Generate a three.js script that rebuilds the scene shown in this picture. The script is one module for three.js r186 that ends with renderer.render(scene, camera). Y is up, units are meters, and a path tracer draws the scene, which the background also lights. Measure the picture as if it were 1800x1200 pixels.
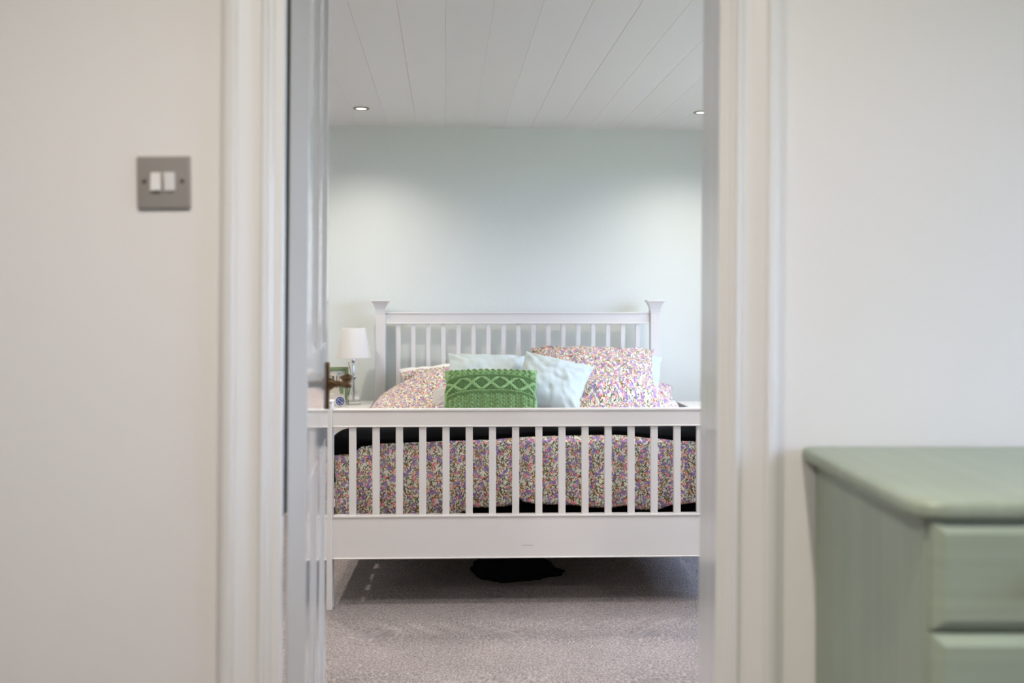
import * as THREE from 'three';
import { RoundedBoxGeometry } from 'three/addons/geometries/RoundedBoxGeometry.js';
import { ImprovedNoise } from 'three/addons/math/ImprovedNoise.js';
import { mergeGeometries, mergeVertices, toCreasedNormals } from 'three/addons/utils/BufferGeometryUtils.js';

// ---------------------------------------------------------------- camera, sky, exposure
// photograph 1800 x 1200, focal length 1750 px, lens shifted so that the horizon lies at pixel row 530
const FOCAL = 1750, EYE = 1.127, HORIZON = 530;
const scene = new THREE.Scene();
const camera = new THREE.PerspectiveCamera(2 * Math.atan(670 / FOCAL) * 180 / Math.PI, 1800 / 1340, 0.02, 60);
camera.setViewOffset(1800, 1340, 0, 670 - HORIZON, 1800, 1200);
camera.position.set(0, EYE, 0);
camera.lookAt(0, EYE, -1);
camera.focus = 3.8;
camera.userData.fStop = 2.5;
camera.updateProjectionMatrix();
scene.add(camera);

const SKY_COLOR = new THREE.Color().setRGB(0.65, 0.86, 1.28), SKY_STRENGTH = 9.2;
scene.background = SKY_COLOR;
scene.backgroundIntensity = SKY_STRENGTH;

const WARM = new THREE.Color().setRGB(1.0, 0.925, 0.83);
const HALL_WARM = new THREE.Color().setRGB(1.0, 0.935, 0.865);
const HALL_LAMP = 6.6, BEDROOM_LAMP = 5.9, WALL_LAMP = 2.5;

const renderer = new THREE.WebGLRenderer({ antialias: true });
renderer.toneMapping = THREE.LinearToneMapping;
renderer.toneMappingExposure = 1.0;
renderer.shadowMap.enabled = true;

// ---------------------------------------------------------------- helpers
const noiser = new ImprovedNoise();
const N = (x, y, z = 0) => noiser.noise(x + 100.3, y + 100.7, z + 100.1);
const clamp = (x, a = 0, b = 1) => Math.min(b, Math.max(a, x));
const smooth = (a, b, x) => { const t = clamp((x - a) / (b - a)); return t * t * (3 - 2 * t); };
const lerp = (a, b, t) => a + (b - a) * t;
function rng(seed) { let s = seed >>> 0; return () => { s = (s + 0x6d2b79f5) >>> 0; let t = Math.imul(s ^ (s >>> 15), 1 | s); t = (t + Math.imul(t ^ (t >>> 7), 61 | t)) ^ t; return ((t ^ (t >>> 14)) >>> 0) / 4294967296; }; }
function curve(points) {                                             // piecewise smooth lookup through [x, y] points
  return (x) => {
    if (x <= points[0][0]) return points[0][1];
    for (let i = 1; i < points.length; i++) if (x <= points[i][0]) return lerp(points[i - 1][1], points[i][1], smooth(points[i - 1][0], points[i][0], x));
    return points[points.length - 1][1];
  };
}
const taken = {};
function numbered(name) { const n = taken[name] = (taken[name] ?? -1) + 1; return n ? name + '_' + String(n).padStart(3, '0') : name; }
function tag(o, label, category, group) { o.userData.label = label; if (category) o.userData.category = category; if (group) o.userData.group = group; return o; }
function thing(name, label, category, [x, y, z] = [0, 0, 0], turn = 0, group) {
  const o = new THREE.Group(); o.name = numbered(name); scene.add(o);
  o.position.set(x, y, z); o.rotation.y = turn;
  return tag(o, label, category, group);
}
function part(name, geometry, material, parent, label) {
  const m = new THREE.Mesh(Array.isArray(geometry) ? join(geometry) : geometry, material);
  m.name = name; m.castShadow = m.receiveShadow = true; parent.add(m);
  if (label) m.userData.label = label;
  return m;
}
function structure(name, parent = scene) { const g = new THREE.Group(); g.name = name; g.userData.kind = 'structure'; parent.add(g); return g; }
function join(list) { return mergeGeometries(list.map((g) => { const c = g.index ? g.toNonIndexed() : g.clone(); for (const k of Object.keys(c.attributes)) if (!['position', 'normal', 'uv'].includes(k)) c.deleteAttribute(k); return c; })); }
function box(x0, x1, y0, y1, z0, z1, r = 0) {                         // uv in metres
  const w = Math.abs(x1 - x0), h = Math.abs(y1 - y0), d = Math.abs(z1 - z0);
  const g = r ? new RoundedBoxGeometry(w, h, d, 2, Math.min(r, w / 2.01, h / 2.01, d / 2.01)) : new THREE.BoxGeometry(w, h, d);
  g.translate((x0 + x1) / 2, (y0 + y1) / 2, (z0 + z1) / 2);
  const p = g.attributes.position, n = g.attributes.normal, uv = g.attributes.uv;
  for (let i = 0; i < p.count; i++) {
    const ax = Math.abs(n.getX(i)), ay = Math.abs(n.getY(i)), az = Math.abs(n.getZ(i));
    if (az >= ax && az >= ay) uv.setXY(i, p.getX(i), p.getY(i)); else if (ax >= ay) uv.setXY(i, p.getZ(i), p.getY(i)); else uv.setXY(i, p.getX(i), p.getZ(i));
  }
  return g;
}
const lathe = (pts, seg = 32) => new THREE.LatheGeometry(pts.map(([r, y]) => new THREE.Vector2(r, y)), seg);
function grid(nu, nv, f) {                                           // f(i/nu, j/nv) -> [x, y, z, u, v]
  const pos = [], uv = [], idx = [];
  for (let j = 0; j <= nv; j++) for (let i = 0; i <= nu; i++) { const p = f(i / nu, j / nv); pos.push(p[0], p[1], p[2]); uv.push(p[3], p[4]); }
  for (let j = 0; j < nv; j++) for (let i = 0; i < nu; i++) { const a = j * (nu + 1) + i, b = a + 1, c = a + nu + 1, d = c + 1; idx.push(a, b, d, a, d, c); }
  const g = new THREE.BufferGeometry();
  g.setAttribute('position', new THREE.Float32BufferAttribute(pos, 3)); g.setAttribute('uv', new THREE.Float32BufferAttribute(uv, 2)); g.setIndex(idx);
  g.computeVertexNormals(); return g;
}
// a pixel of the photograph at a distance in front of the camera -> a point of the room
const at = (px, py, Z) => new THREE.Vector3((px - 900) / FOCAL * Z, EYE - (py - HORIZON) / FOCAL * Z, -Z);

// ---------------------------------------------------------------- textures and materials
function dataTexture(size, f, srgb = false) {
  const d = new Uint8Array(size * size * 4);
  for (let y = 0; y < size; y++) for (let x = 0; x < size; x++) { const c = f(x / size, y / size, x, y), k = (y * size + x) * 4; for (let i = 0; i < 3; i++) d[k + i] = clamp(Array.isArray(c) ? c[i] : c, 0, 1) * 255; d[k + 3] = 255; }
  const t = new THREE.DataTexture(d, size, size); t.wrapS = t.wrapT = THREE.RepeatWrapping; t.magFilter = THREE.LinearFilter; t.minFilter = THREE.LinearMipmapLinearFilter; t.generateMipmaps = true;
  if (srgb) t.colorSpace = THREE.SRGBColorSpace;
  t.needsUpdate = true; return t;
}
const periodic = (u, v, f, s = 0) => { const a = u * 2 * Math.PI, b = v * 2 * Math.PI, k = f / (2 * Math.PI); return N(Math.cos(a) * k + s, Math.sin(a) * k + Math.cos(b) * k * 0.7, Math.sin(b) * k); };
const repeat = (t, metres) => { const c = t.clone(); c.repeat.set(1 / metres, 1 / metres); c.needsUpdate = true; return c; };
const r0 = rng(11);
const plasterBump = dataTexture(512, (u, v) => 0.5 + 0.3 * periodic(u, v, 30) + 0.2 * periodic(u, v, 90, 7));
const brushBump = dataTexture(512, (u, v) => 0.5 + 0.35 * periodic(u, v * 0 + 0.3, 70) + 0.25 * periodic(u, v, 12, 3));
const pileColor = dataTexture(1024, (u, v) => { const n = 0.82 + 0.2 * (r0() - 0.5) + 0.26 * periodic(u, v, 170) + 0.05 * periodic(u, v, 6, 4) + (r0() < 0.02 ? -0.14 : 0); return [n, n, n]; }, true);
const pileBump = dataTexture(1024, (u, v) => 0.5 + 0.5 * (r0() - 0.5) + 0.5 * periodic(u, v, 170, 9));
const linenBump = dataTexture(512, (u, v, x, y) => 0.5 + 0.2 * ((x >> 1) % 2) + 0.2 * ((y >> 1) % 2) + 0.2 * (r0() - 0.5));
const linenColor = dataTexture(512, (u, v, x, y) => { const n = 0.93 + 0.06 * periodic(u * 1, v, 120) + 0.05 * (r0() - 0.5); return [n, n, n]; }, true);
const woodStain = dataTexture(512, (u, v) => { const n = 0.95 + 0.05 * periodic(u, v * 0.0 + 0.2, 40, 5) + 0.03 * periodic(u, v, 5, 2); return [n, n, n]; }, true);

// the flower print of the bed linen: purple clusters, pink tulips, ochre berries, dark green leaves on cream; flat print, 0.42 m a tile
function flowerPrint() {
  const S = 1536, M = 0.42, px = S / M, cv = document.createElement('canvas'); cv.width = cv.height = S;
  const c = cv.getContext('2d'), R = rng(5);
  c.fillStyle = '#ebe4d5'; c.fillRect(0, 0, S, S);
  const put = (x, y, turn, f) => { for (const dx of [-S, 0, S]) for (const dy of [-S, 0, S]) { if (x + dx < -190 || x + dx > S + 190 || y + dy < -190 || y + dy > S + 190) continue; c.save(); c.translate(x + dx, y + dy); c.rotate(turn); f(); c.restore(); } };
  const pick = (a) => a[Math.floor(R() * a.length)];
  const leaf = (L, W, col) => { c.fillStyle = col; c.beginPath(); c.moveTo(0, 0); c.quadraticCurveTo(L * 0.4, -W, L, -W * 0.2); c.quadraticCurveTo(L * 0.5, W * 0.9, 0, 0); c.fill(); };
  const spots = (n, jitter) => { const k = Math.round(Math.sqrt(n)), out = []; for (let i = 0; i < k; i++) for (let j = 0; j < k; j++) out.push([(i + 0.5 + (R() - 0.5) * jitter) / k * S, (j + 0.5 + (R() - 0.5) * jitter) / k * S]); return out; };
  for (const [x, y] of spots(400, 1.3)) { const t = R() * 6.3, col = pick(['#cfd0b4', '#dcd8c2', '#b9c3a4', '#e3d9bd']), L = px * (0.014 + 0.014 * R()); put(x, y, t, () => leaf(L, px * 0.004, col)); }
  for (const [x, y] of spots(1500, 1.3)) { const t = -1.57 + (R() - 0.5) * 2.6, col = pick(['#33563f', '#2d4a3a', '#48694a', '#5b7a55', '#26413a', '#6d8763']), L = px * (0.013 + 0.015 * R()), W = px * (0.002 + 0.0026 * R()); put(x, y, t, () => leaf(L, W, col)); }
  for (const [x, y] of spots(260, 1.1)) {                              // berries on thin stalks
    const t = R() * 6.3, n = 3 + Math.floor(R() * 4), col = pick(['#a8692a', '#b87a34', '#8c4f22', '#c08a3e']), q = []; for (let i = 0; i < n; i++) q.push([(R() - 0.5) * px * 0.02, (R() - 0.5) * px * 0.02, px * (0.0024 + 0.0012 * R())]);
    put(x, y, t, () => { for (const [a, b, r] of q) { c.strokeStyle = '#6d6a3d'; c.lineWidth = 2; c.beginPath(); c.moveTo(0, 0); c.lineTo(a, b); c.stroke(); c.fillStyle = col; c.beginPath(); c.arc(a, b, r, 0, 7); c.fill(); c.fillStyle = '#5b2f17'; c.beginPath(); c.arc(a, b, r * 0.42, 0, 7); c.fill(); } });
  }
  for (const [x, y] of spots(125, 1.0)) {                              // purple clusters
    const t = R() * 6.3, n = 2 + Math.floor(R() * 3), q = []; for (let i = 0; i < n; i++) q.push([(R() - 0.5) * px * 0.022, (R() - 0.5) * px * 0.022, px * (0.0052 + 0.002 * R()), R() * 6, pick(['#9d82b8', '#9274ad', '#ad94c0', '#a584b0', '#8f7bb0', '#b49cc0'])]);
    put(x, y, t, () => { for (const [a, b, r, w, col] of q) { for (let k = 0; k < 5; k++) { c.fillStyle = col; c.beginPath(); c.arc(a + Math.cos(w + k * 1.257) * r * 0.62, b + Math.sin(w + k * 1.257) * r * 0.62, r * 0.5, 0, 7); c.fill(); } c.fillStyle = '#6d5790'; c.beginPath(); c.arc(a, b, r * 0.27, 0, 7); c.fill(); } });
  }
  for (const [x, y] of spots(130, 1.0)) {                              // pink tulips
    const t = (R() - 0.5) * 2.4, r = px * (0.0062 + 0.0026 * R()), a = pick(['#e58a92', '#df7784', '#eb9c98', '#d96a7c', '#e78f7f']), b = pick(['#f4bdbb', '#f2b0b4', '#f6c9bd']);
    put(x, y, t, () => { c.strokeStyle = '#5a7a4c'; c.lineWidth = 3; c.beginPath(); c.moveTo(0, 0); c.quadraticCurveTo(4, r * 1.4, -3, r * 2.4); c.stroke(); c.fillStyle = a; c.beginPath(); c.ellipse(0, 0, r * 0.86, r, 0, 0, 7); c.fill(); c.fillStyle = b; c.beginPath(); c.ellipse(r * 0.2, -r * 0.1, r * 0.38, r * 0.74, 0.25, 0, 7); c.fill(); c.strokeStyle = '#b84a5c'; c.lineWidth = 2.4; c.beginPath(); c.arc(-r * 0.1, 0, r * 0.62, 1.7, 4.6); c.stroke(); c.beginPath(); c.arc(r * 0.2, r * 0.1, r * 0.55, -1.2, 1.2); c.stroke(); });
  }
  const t = new THREE.CanvasTexture(cv); t.colorSpace = THREE.SRGBColorSpace; t.wrapS = t.wrapT = THREE.RepeatWrapping; t.magFilter = THREE.LinearFilter; t.repeat.set(1 / (M * 0.86), 1 / (M * 0.86)); return t;
}
const paint = (color, roughness = 0.6, extra = {}) => new THREE.MeshStandardMaterial({ color, roughness, ...extra });
const linenBump1 = repeat(linenBump, 0.25);
const M = {
  hallWall: paint('#e8e5e0', 0.75, { bumpMap: repeat(plasterBump, 0.8), bumpScale: 0.0006 }),
  mintWall: paint('#e4e9e4', 0.7, { bumpMap: repeat(plasterBump, 0.8), bumpScale: 0.0006 }),
  whiteCeiling: paint('#eeebea', 0.5),
  gloss: new THREE.MeshPhysicalMaterial({ color: '#e9e7e3', roughness: 0.32, clearcoat: 0.6, clearcoatRoughness: 0.12 }),
  doorGloss: new THREE.MeshPhysicalMaterial({ color: '#e9e7e4', roughness: 0.3, clearcoat: 1, clearcoatRoughness: 0.05 }),
  satin: new THREE.MeshPhysicalMaterial({ color: '#e3e0dd', roughness: 0.4, clearcoat: 0.25, clearcoatRoughness: 0.3 }),
  carpet: new THREE.MeshStandardMaterial({ color: '#c6bab6', roughness: 1, map: repeat(pileColor, 0.9), bumpMap: repeat(pileBump, 0.9), bumpScale: 0.006 }),
  flower: new THREE.MeshStandardMaterial({ color: '#ffffff', roughness: 0.85, map: flowerPrint(), bumpMap: linenBump1, bumpScale: 0.0003 }),
  whiteCotton: paint('#ece9e6', 0.9, { bumpMap: linenBump1, bumpScale: 0.0003 }),
  blueLinen: paint('#cfdbdb', 0.9, { map: repeat(linenColor, 0.2), bumpMap: linenBump1, bumpScale: 0.0006 }),
  greyLinen: paint('#cbc6c3', 0.9, { map: repeat(linenColor, 0.2), bumpMap: linenBump1, bumpScale: 0.0005 }),
  paleBlue: paint('#c4d9e2', 0.9, { bumpMap: linenBump1, bumpScale: 0.0004 }),
  greenWool: paint('#93b97f', 0.95, { map: repeat(linenColor, 0.1), bumpMap: repeat(linenBump, 0.12), bumpScale: 0.0008 }),
  black: new THREE.MeshPhysicalMaterial({ color: '#09090b', roughness: 1, specularIntensity: 0.15, bumpMap: linenBump1, bumpScale: 0.0008 }),
  darkNavy: new THREE.MeshPhysicalMaterial({ color: '#12151d', roughness: 1, specularIntensity: 0.2 }),
  sage: new THREE.MeshPhysicalMaterial({ color: '#a4b09b', roughness: 0.42, map: repeat(woodStain, 0.5), bumpMap: repeat(brushBump, 0.5), bumpScale: 0.0006, clearcoat: 0.15, clearcoatRoughness: 0.3 }),
  brass: new THREE.MeshStandardMaterial({ color: '#705a40', roughness: 0.38, metalness: 1 }),
  darkBrass: new THREE.MeshStandardMaterial({ color: '#6d5238', roughness: 0.45, metalness: 0.9 }),
  brushedSteel: new THREE.MeshStandardMaterial({ color: '#a9a49d', roughness: 0.5, metalness: 0.75 }),
  steelScrew: new THREE.MeshStandardMaterial({ color: '#5d5a50', roughness: 0.5, metalness: 0.8 }),
  chrome: new THREE.MeshStandardMaterial({ color: '#d5d9e0', roughness: 0.12, metalness: 1 }),
  whitePlastic: new THREE.MeshPhysicalMaterial({ color: '#e9e6e1', roughness: 0.35, clearcoat: 0.4 }),
  crystal: new THREE.MeshPhysicalMaterial({ color: '#ffffff', roughness: 0.02, transmission: 1, thickness: 0.03, ior: 1.5 }),
  pane: new THREE.MeshPhysicalMaterial({ color: '#ffffff', roughness: 0, transmission: 1, thickness: 0, ior: 1.5 }),
  shade: new THREE.MeshPhysicalMaterial({ color: '#faf8f5', roughness: 0.9, transmission: 0.5, thickness: 0 }),
  lens: new THREE.MeshStandardMaterial({ color: '#ffffff', emissive: '#fff3e2', emissiveIntensity: 6, roughness: 0.3 }),
  frameGreen: paint('#5f8a66', 0.5), frameGold: paint('#c2a878', 0.4, { metalness: 0.5 }), mat: paint('#d9d0c3', 0.8),
  cream: paint('#ddd5cc', 0.4), darkBrown: paint('#3a2a22', 0.6), grass: paint('#7d8a63', 1), darkWood: paint('#2a2623', 0.5), slatWood: paint('#6b5a48', 0.7),
};

// ---------------------------------------------------------------- the setting
// The hall wall stands parallel to the picture; the bedroom behind it is turned by ROOM about a vertical axis.
const WALL_Z = 1.6, BACK_Z = 1.745, ROOM = 0.067, BED_CEIL = 2.147, HALL_CEIL = 2.3, LEAN = 0.0075;
const LX = -0.41, RX = 0.345;                                        // rough opening in the wall, behind the linings
{
  const w = structure('wall_front');                                  // between hall and bedroom; plaster on both faces
  const piece = (x0, x1, y0, y1) => { part('plaster', box(x0, x1, y0, y1, -WALL_Z, -(WALL_Z + 0.07)), M.hallWall, w); part('plaster', box(x0, x1, y0, y1, -(WALL_Z + 0.07), -BACK_Z), M.hallWall, w); };
  piece(-3.2, LX - 0.01, -0.1, 2.5); piece(RX + 0.01, 2.8, -0.1, 2.5); piece(LX - 0.01, RX + 0.01, 2.0, 2.5);
}
// bedroom shell, in its own turned frame whose far wall lies at local z = -FAR
const FAR = 5.842, room = new THREE.Matrix4().makeRotationY(ROOM);
const inRoom = (o) => { o.rotation.y = ROOM; return o; };
const RL = -2.05, RR = 2.2;                                           // left and right wall faces (room frame)
const WZ0 = 2.8, WZ1 = 4.95, WY0 = 0.7, WY1 = 1.9;                 // bedroom window in the right wall
{
  const far = inRoom(structure('wall_back')); part('plaster', box(RL - 0.2, RR + 0.2, -0.1, 2.4, -FAR, -FAR - 0.2), M.mintWall, far);
  const left = inRoom(structure('wall_left')); part('plaster', box(RL - 0.2, RL, -0.1, 2.4, -1.5, -FAR - 0.2), M.hallWall, left);
  const right = inRoom(structure('wall_right'));
  part('plaster', box(RR, RR + 0.25, -0.1, WY0, -1.4, -FAR - 0.2), M.hallWall, right); part('plaster', box(RR, RR + 0.25, WY1, 2.4, -1.4, -FAR - 0.2), M.hallWall, right);
  part('plaster', box(RR, RR + 0.25, WY0, WY1, -1.4, -WZ0), M.hallWall, right); part('plaster', box(RR, RR + 0.25, WY0, WY1, -WZ1, -FAR - 0.2), M.hallWall, right);
  const floor = structure('floor'); const fg = new THREE.BoxGeometry(6, 0.1, 9); fg.translate(0.1, -0.05, -2.4);
  { const p = fg.attributes.position, uv = fg.attributes.uv; for (let i = 0; i < p.count; i++) uv.setXY(i, p.getX(i), p.getZ(i)); }
  part('carpet', fg, M.carpet, floor);
  for (const [n, g] of [['baseboard_back', box(RL, RR, 0, 0.12, -FAR, -FAR + 0.016, 0.004)], ['baseboard_left', box(RL, RL + 0.016, 0, 0.12, -1.9, -FAR + 0.016, 0.004)], ['baseboard_right', box(RR - 0.016, RR, 0, 0.12, -1.75, -FAR + 0.016, 0.004)]]) part('board', g, M.gloss, inRoom(structure(n)));
  // ceiling of tongue-and-groove planks, every plank a mesh, running away from the camera
  const ceil = inRoom(structure('ceiling')); part('backing', box(RL - 0.2, RR + 0.25, BED_CEIL + 0.02, BED_CEIL + 0.2, -1.3, -FAR - 0.2), M.whiteCeiling, ceil);
  const PW = 0.1667, c = 0.0011, gap = 0.00015, s = new THREE.Shape();
  s.moveTo(gap, 0.019); s.lineTo(PW - gap, 0.019); s.lineTo(PW - gap, c); s.lineTo(PW - gap - c, 0); s.lineTo(gap + c, 0); s.lineTo(gap, c); s.closePath();
  const plankG = new THREE.ExtrudeGeometry(s, { depth: FAR - 1.45, bevelEnabled: false, steps: 1 });
  const tones = ['#eeebea', '#efedeb', '#edeae8'].map((k) => paint(k, 0.45));
  // one joint is at pixel (609.7, 0), that is x = -0.5587 at 3.368 m
  const joint = new THREE.Vector3(-0.5587, 0, -3.368).applyMatrix4(room.clone().invert()).x, R = rng(3);
  for (let k = -10; k < 18; k++) {
    const x = joint + k * PW; if (x < RL - 0.2 || x + PW > RR + 0.2) continue;
    const p = part('plank', plankG, tones[Math.floor(R() * 3)], ceil); p.position.set(x, BED_CEIL + (R() - 0.5) * 0.0012, -FAR);
  }
}
// the bedroom window: frame, mullions, panes; and the sill
function windowUnit(name, origin, turn, width, height, panes) {       // stands in the plane x = 0, runs along -z from 0 to width
  const g = structure(name); g.position.copy(origin); g.rotation.y = turn;
  const t = 0.05, d = 0.06;
  part('window_frame', [box(-d / 2, d / 2, 0, t, 0, -width, 0.004), box(-d / 2, d / 2, height - t, height, 0, -width, 0.004), box(-d / 2, d / 2, t, height - t, 0, -t, 0.004), box(-d / 2, d / 2, t, height - t, -width + t, -width, 0.004)], M.gloss, g);
  for (let i = 1; i < panes; i++) part('mullion', box(-0.02, 0.02, t, height - t, -i * width / panes - 0.02, -i * width / panes + 0.02, 0.004), M.gloss, g);
  for (let i = 0; i < panes; i++) part('pane', box(-0.002, 0.002, t, height - t, -i * width / panes, -(i + 1) * width / panes), M.pane, g);
  part('window_sill', box(-0.17, 0.05, -0.025, 0, 0.04, -width - 0.04, 0.006), M.gloss, g);
  return g;
}
windowUnit('window_1', new THREE.Vector3(RR + 0.15, WY0, -WZ0).applyMatrix4(room), ROOM, WZ1 - WZ0, WY1 - WY0, 3);
// hall shell: right wall with a window beside the chest, back wall, left wall, ceiling
const HX0 = -3.0, HX1 = 2.0, HB = 2.4, HW0 = 0.1, HW1 = 1.4, HWY0 = 0.9, HWY1 = 1.7;   // window from z = -HW0 to -HW1
{
  part('plaster', box(HX0 - 0.2, HX0, -0.1, 2.5, HB + 0.2, -WALL_Z), M.hallWall, structure('wall_hall_left'));
  part('plaster', box(HX0, HX1, -0.1, 2.5, HB, HB + 0.2), M.hallWall, structure('wall_hall_back'));
  const r = structure('wall_hall_right');
  part('plaster', box(HX1, HX1 + 0.25, -0.1, HWY0, HB + 0.2, -WALL_Z), M.hallWall, r); part('plaster', box(HX1, HX1 + 0.25, HWY1, 2.5, HB + 0.2, -WALL_Z), M.hallWall, r);
  part('plaster', box(HX1, HX1 + 0.25, HWY0, HWY1, HB + 0.2, -HW0), M.hallWall, r); part('plaster', box(HX1, HX1 + 0.25, HWY0, HWY1, -HW1, -WALL_Z), M.hallWall, r);
  part('plaster', box(HX0 - 0.2, HX1 + 0.25, HALL_CEIL, HALL_CEIL + 0.2, HB + 0.2, -WALL_Z), M.whiteCeiling, structure('ceiling_hall'));
  windowUnit('window_2', new THREE.Vector3(HX1 + 0.15, HWY0, -HW0), 0, HW1 - HW0, HWY1 - HWY0, 2);
  part('lawn', box(-30, 30, -0.6, -0.35, -30, 30), M.grass, structure('ground'));
}
// ---------------------------------------------------------------- the doorway: architrave, lining and door lean together by under half a degree
function leaning(g) { const pivot = new THREE.Vector3(0, EYE, -1.68); g.rotation.z = -LEAN; g.position.copy(pivot.clone().negate().applyAxisAngle(new THREE.Vector3(0, 0, 1), -LEAN).add(pivot)); return g; }
{
  const arch = leaning(structure('trim_1'));
  // architrave section: distance from the opening, height off the wall
  const prof = [[0, 0], [0, 0.006], [0.002, 0.008], [0.006, 0.008], [0.0068, 0.012], [0.009, 0.0155], [0.0125, 0.0165], [0.016, 0.0155], [0.0185, 0.0115], [0.0195, 0.009], [0.026, 0.0085], [0.033, 0.0095], [0.041, 0.013], [0.049, 0.0175], [0.0545, 0.0195], [0.056, 0.0175], [0.0575, 0.0205], [0.0595, 0.0225], [0.070, 0.0225], [0.0735, 0.021], [0.075, 0.018], [0.075, 0]];
  const shape = () => { const s = new THREE.Shape(); prof.forEach(([a, b], i) => (i ? s.lineTo(a, b) : s.moveTo(a, b))); return s; };
  const leg = toCreasedNormals(new THREE.ExtrudeGeometry(shape(), { depth: 2.05, bevelEnabled: false }), 0.45);
  const side = (mirror) => { const g = leg.clone(); g.rotateX(-Math.PI / 2); const p = g.attributes.position, n = g.attributes.normal;   // profile x, height y up, thickness toward -z
    for (let i = 0; i < p.count; i++) { p.setZ(i, -p.getZ(i)); n.setZ(i, -n.getZ(i)); if (mirror) { p.setX(i, -p.getX(i)); n.setX(i, -n.getX(i)); } }
    if (!mirror) { const a = g.attributes; for (const k of ['position', 'normal', 'uv']) { const s = a[k].itemSize, v = a[k].array; for (let t = 0; t < v.length; t += s * 3) for (let j = 0; j < s; j++) { const q = v[t + j]; v[t + j] = v[t + 2 * s + j]; v[t + 2 * s + j] = q; } } }
    return g; };
  const L = part('architrave_leg', side(true), M.gloss, arch); L.position.set(-0.384, 0, -WALL_Z);
  const Rr = part('architrave_leg', side(false), M.gloss, arch); Rr.position.set(0.3475, 0, -WALL_Z);
  const head = side(false); head.rotateZ(Math.PI / 2); head.scale(0.43, 1, 1); const H = part('architrave_head', head, M.gloss, arch); H.position.set(0.42, 1.99, -WALL_Z);
  const lin = leaning(structure('trim_2'));
  part('jamb', [box(-0.43, -0.3685, 0, 2.0, -WALL_Z + 0.001, -WALL_Z - 0.018, 0.002), box(-0.43, -0.401, 0, 2.0, -WALL_Z - 0.01, -BACK_Z, 0.002)], M.gloss, lin);
  part('jamb', box(0.331, 0.37, 0, 2.0, -WALL_Z + 0.001, -BACK_Z, 0.0025), M.gloss, lin);
  part('head_jamb', box(-0.43, 0.37, 1.985, 2.02, -WALL_Z + 0.001, -BACK_Z, 0.002), M.gloss, lin);
  part('door_stop', box(0.321, 0.332, 0, 1.985, -WALL_Z - 0.06, -WALL_Z - 0.095, 0.002), M.gloss, lin).position.x = 0.0095;
  part('strike_plate', box(0.3295, 0.332, 0.9, 0.99, -1.707, -1.735, 0.001), M.gloss, lin);
}
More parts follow.
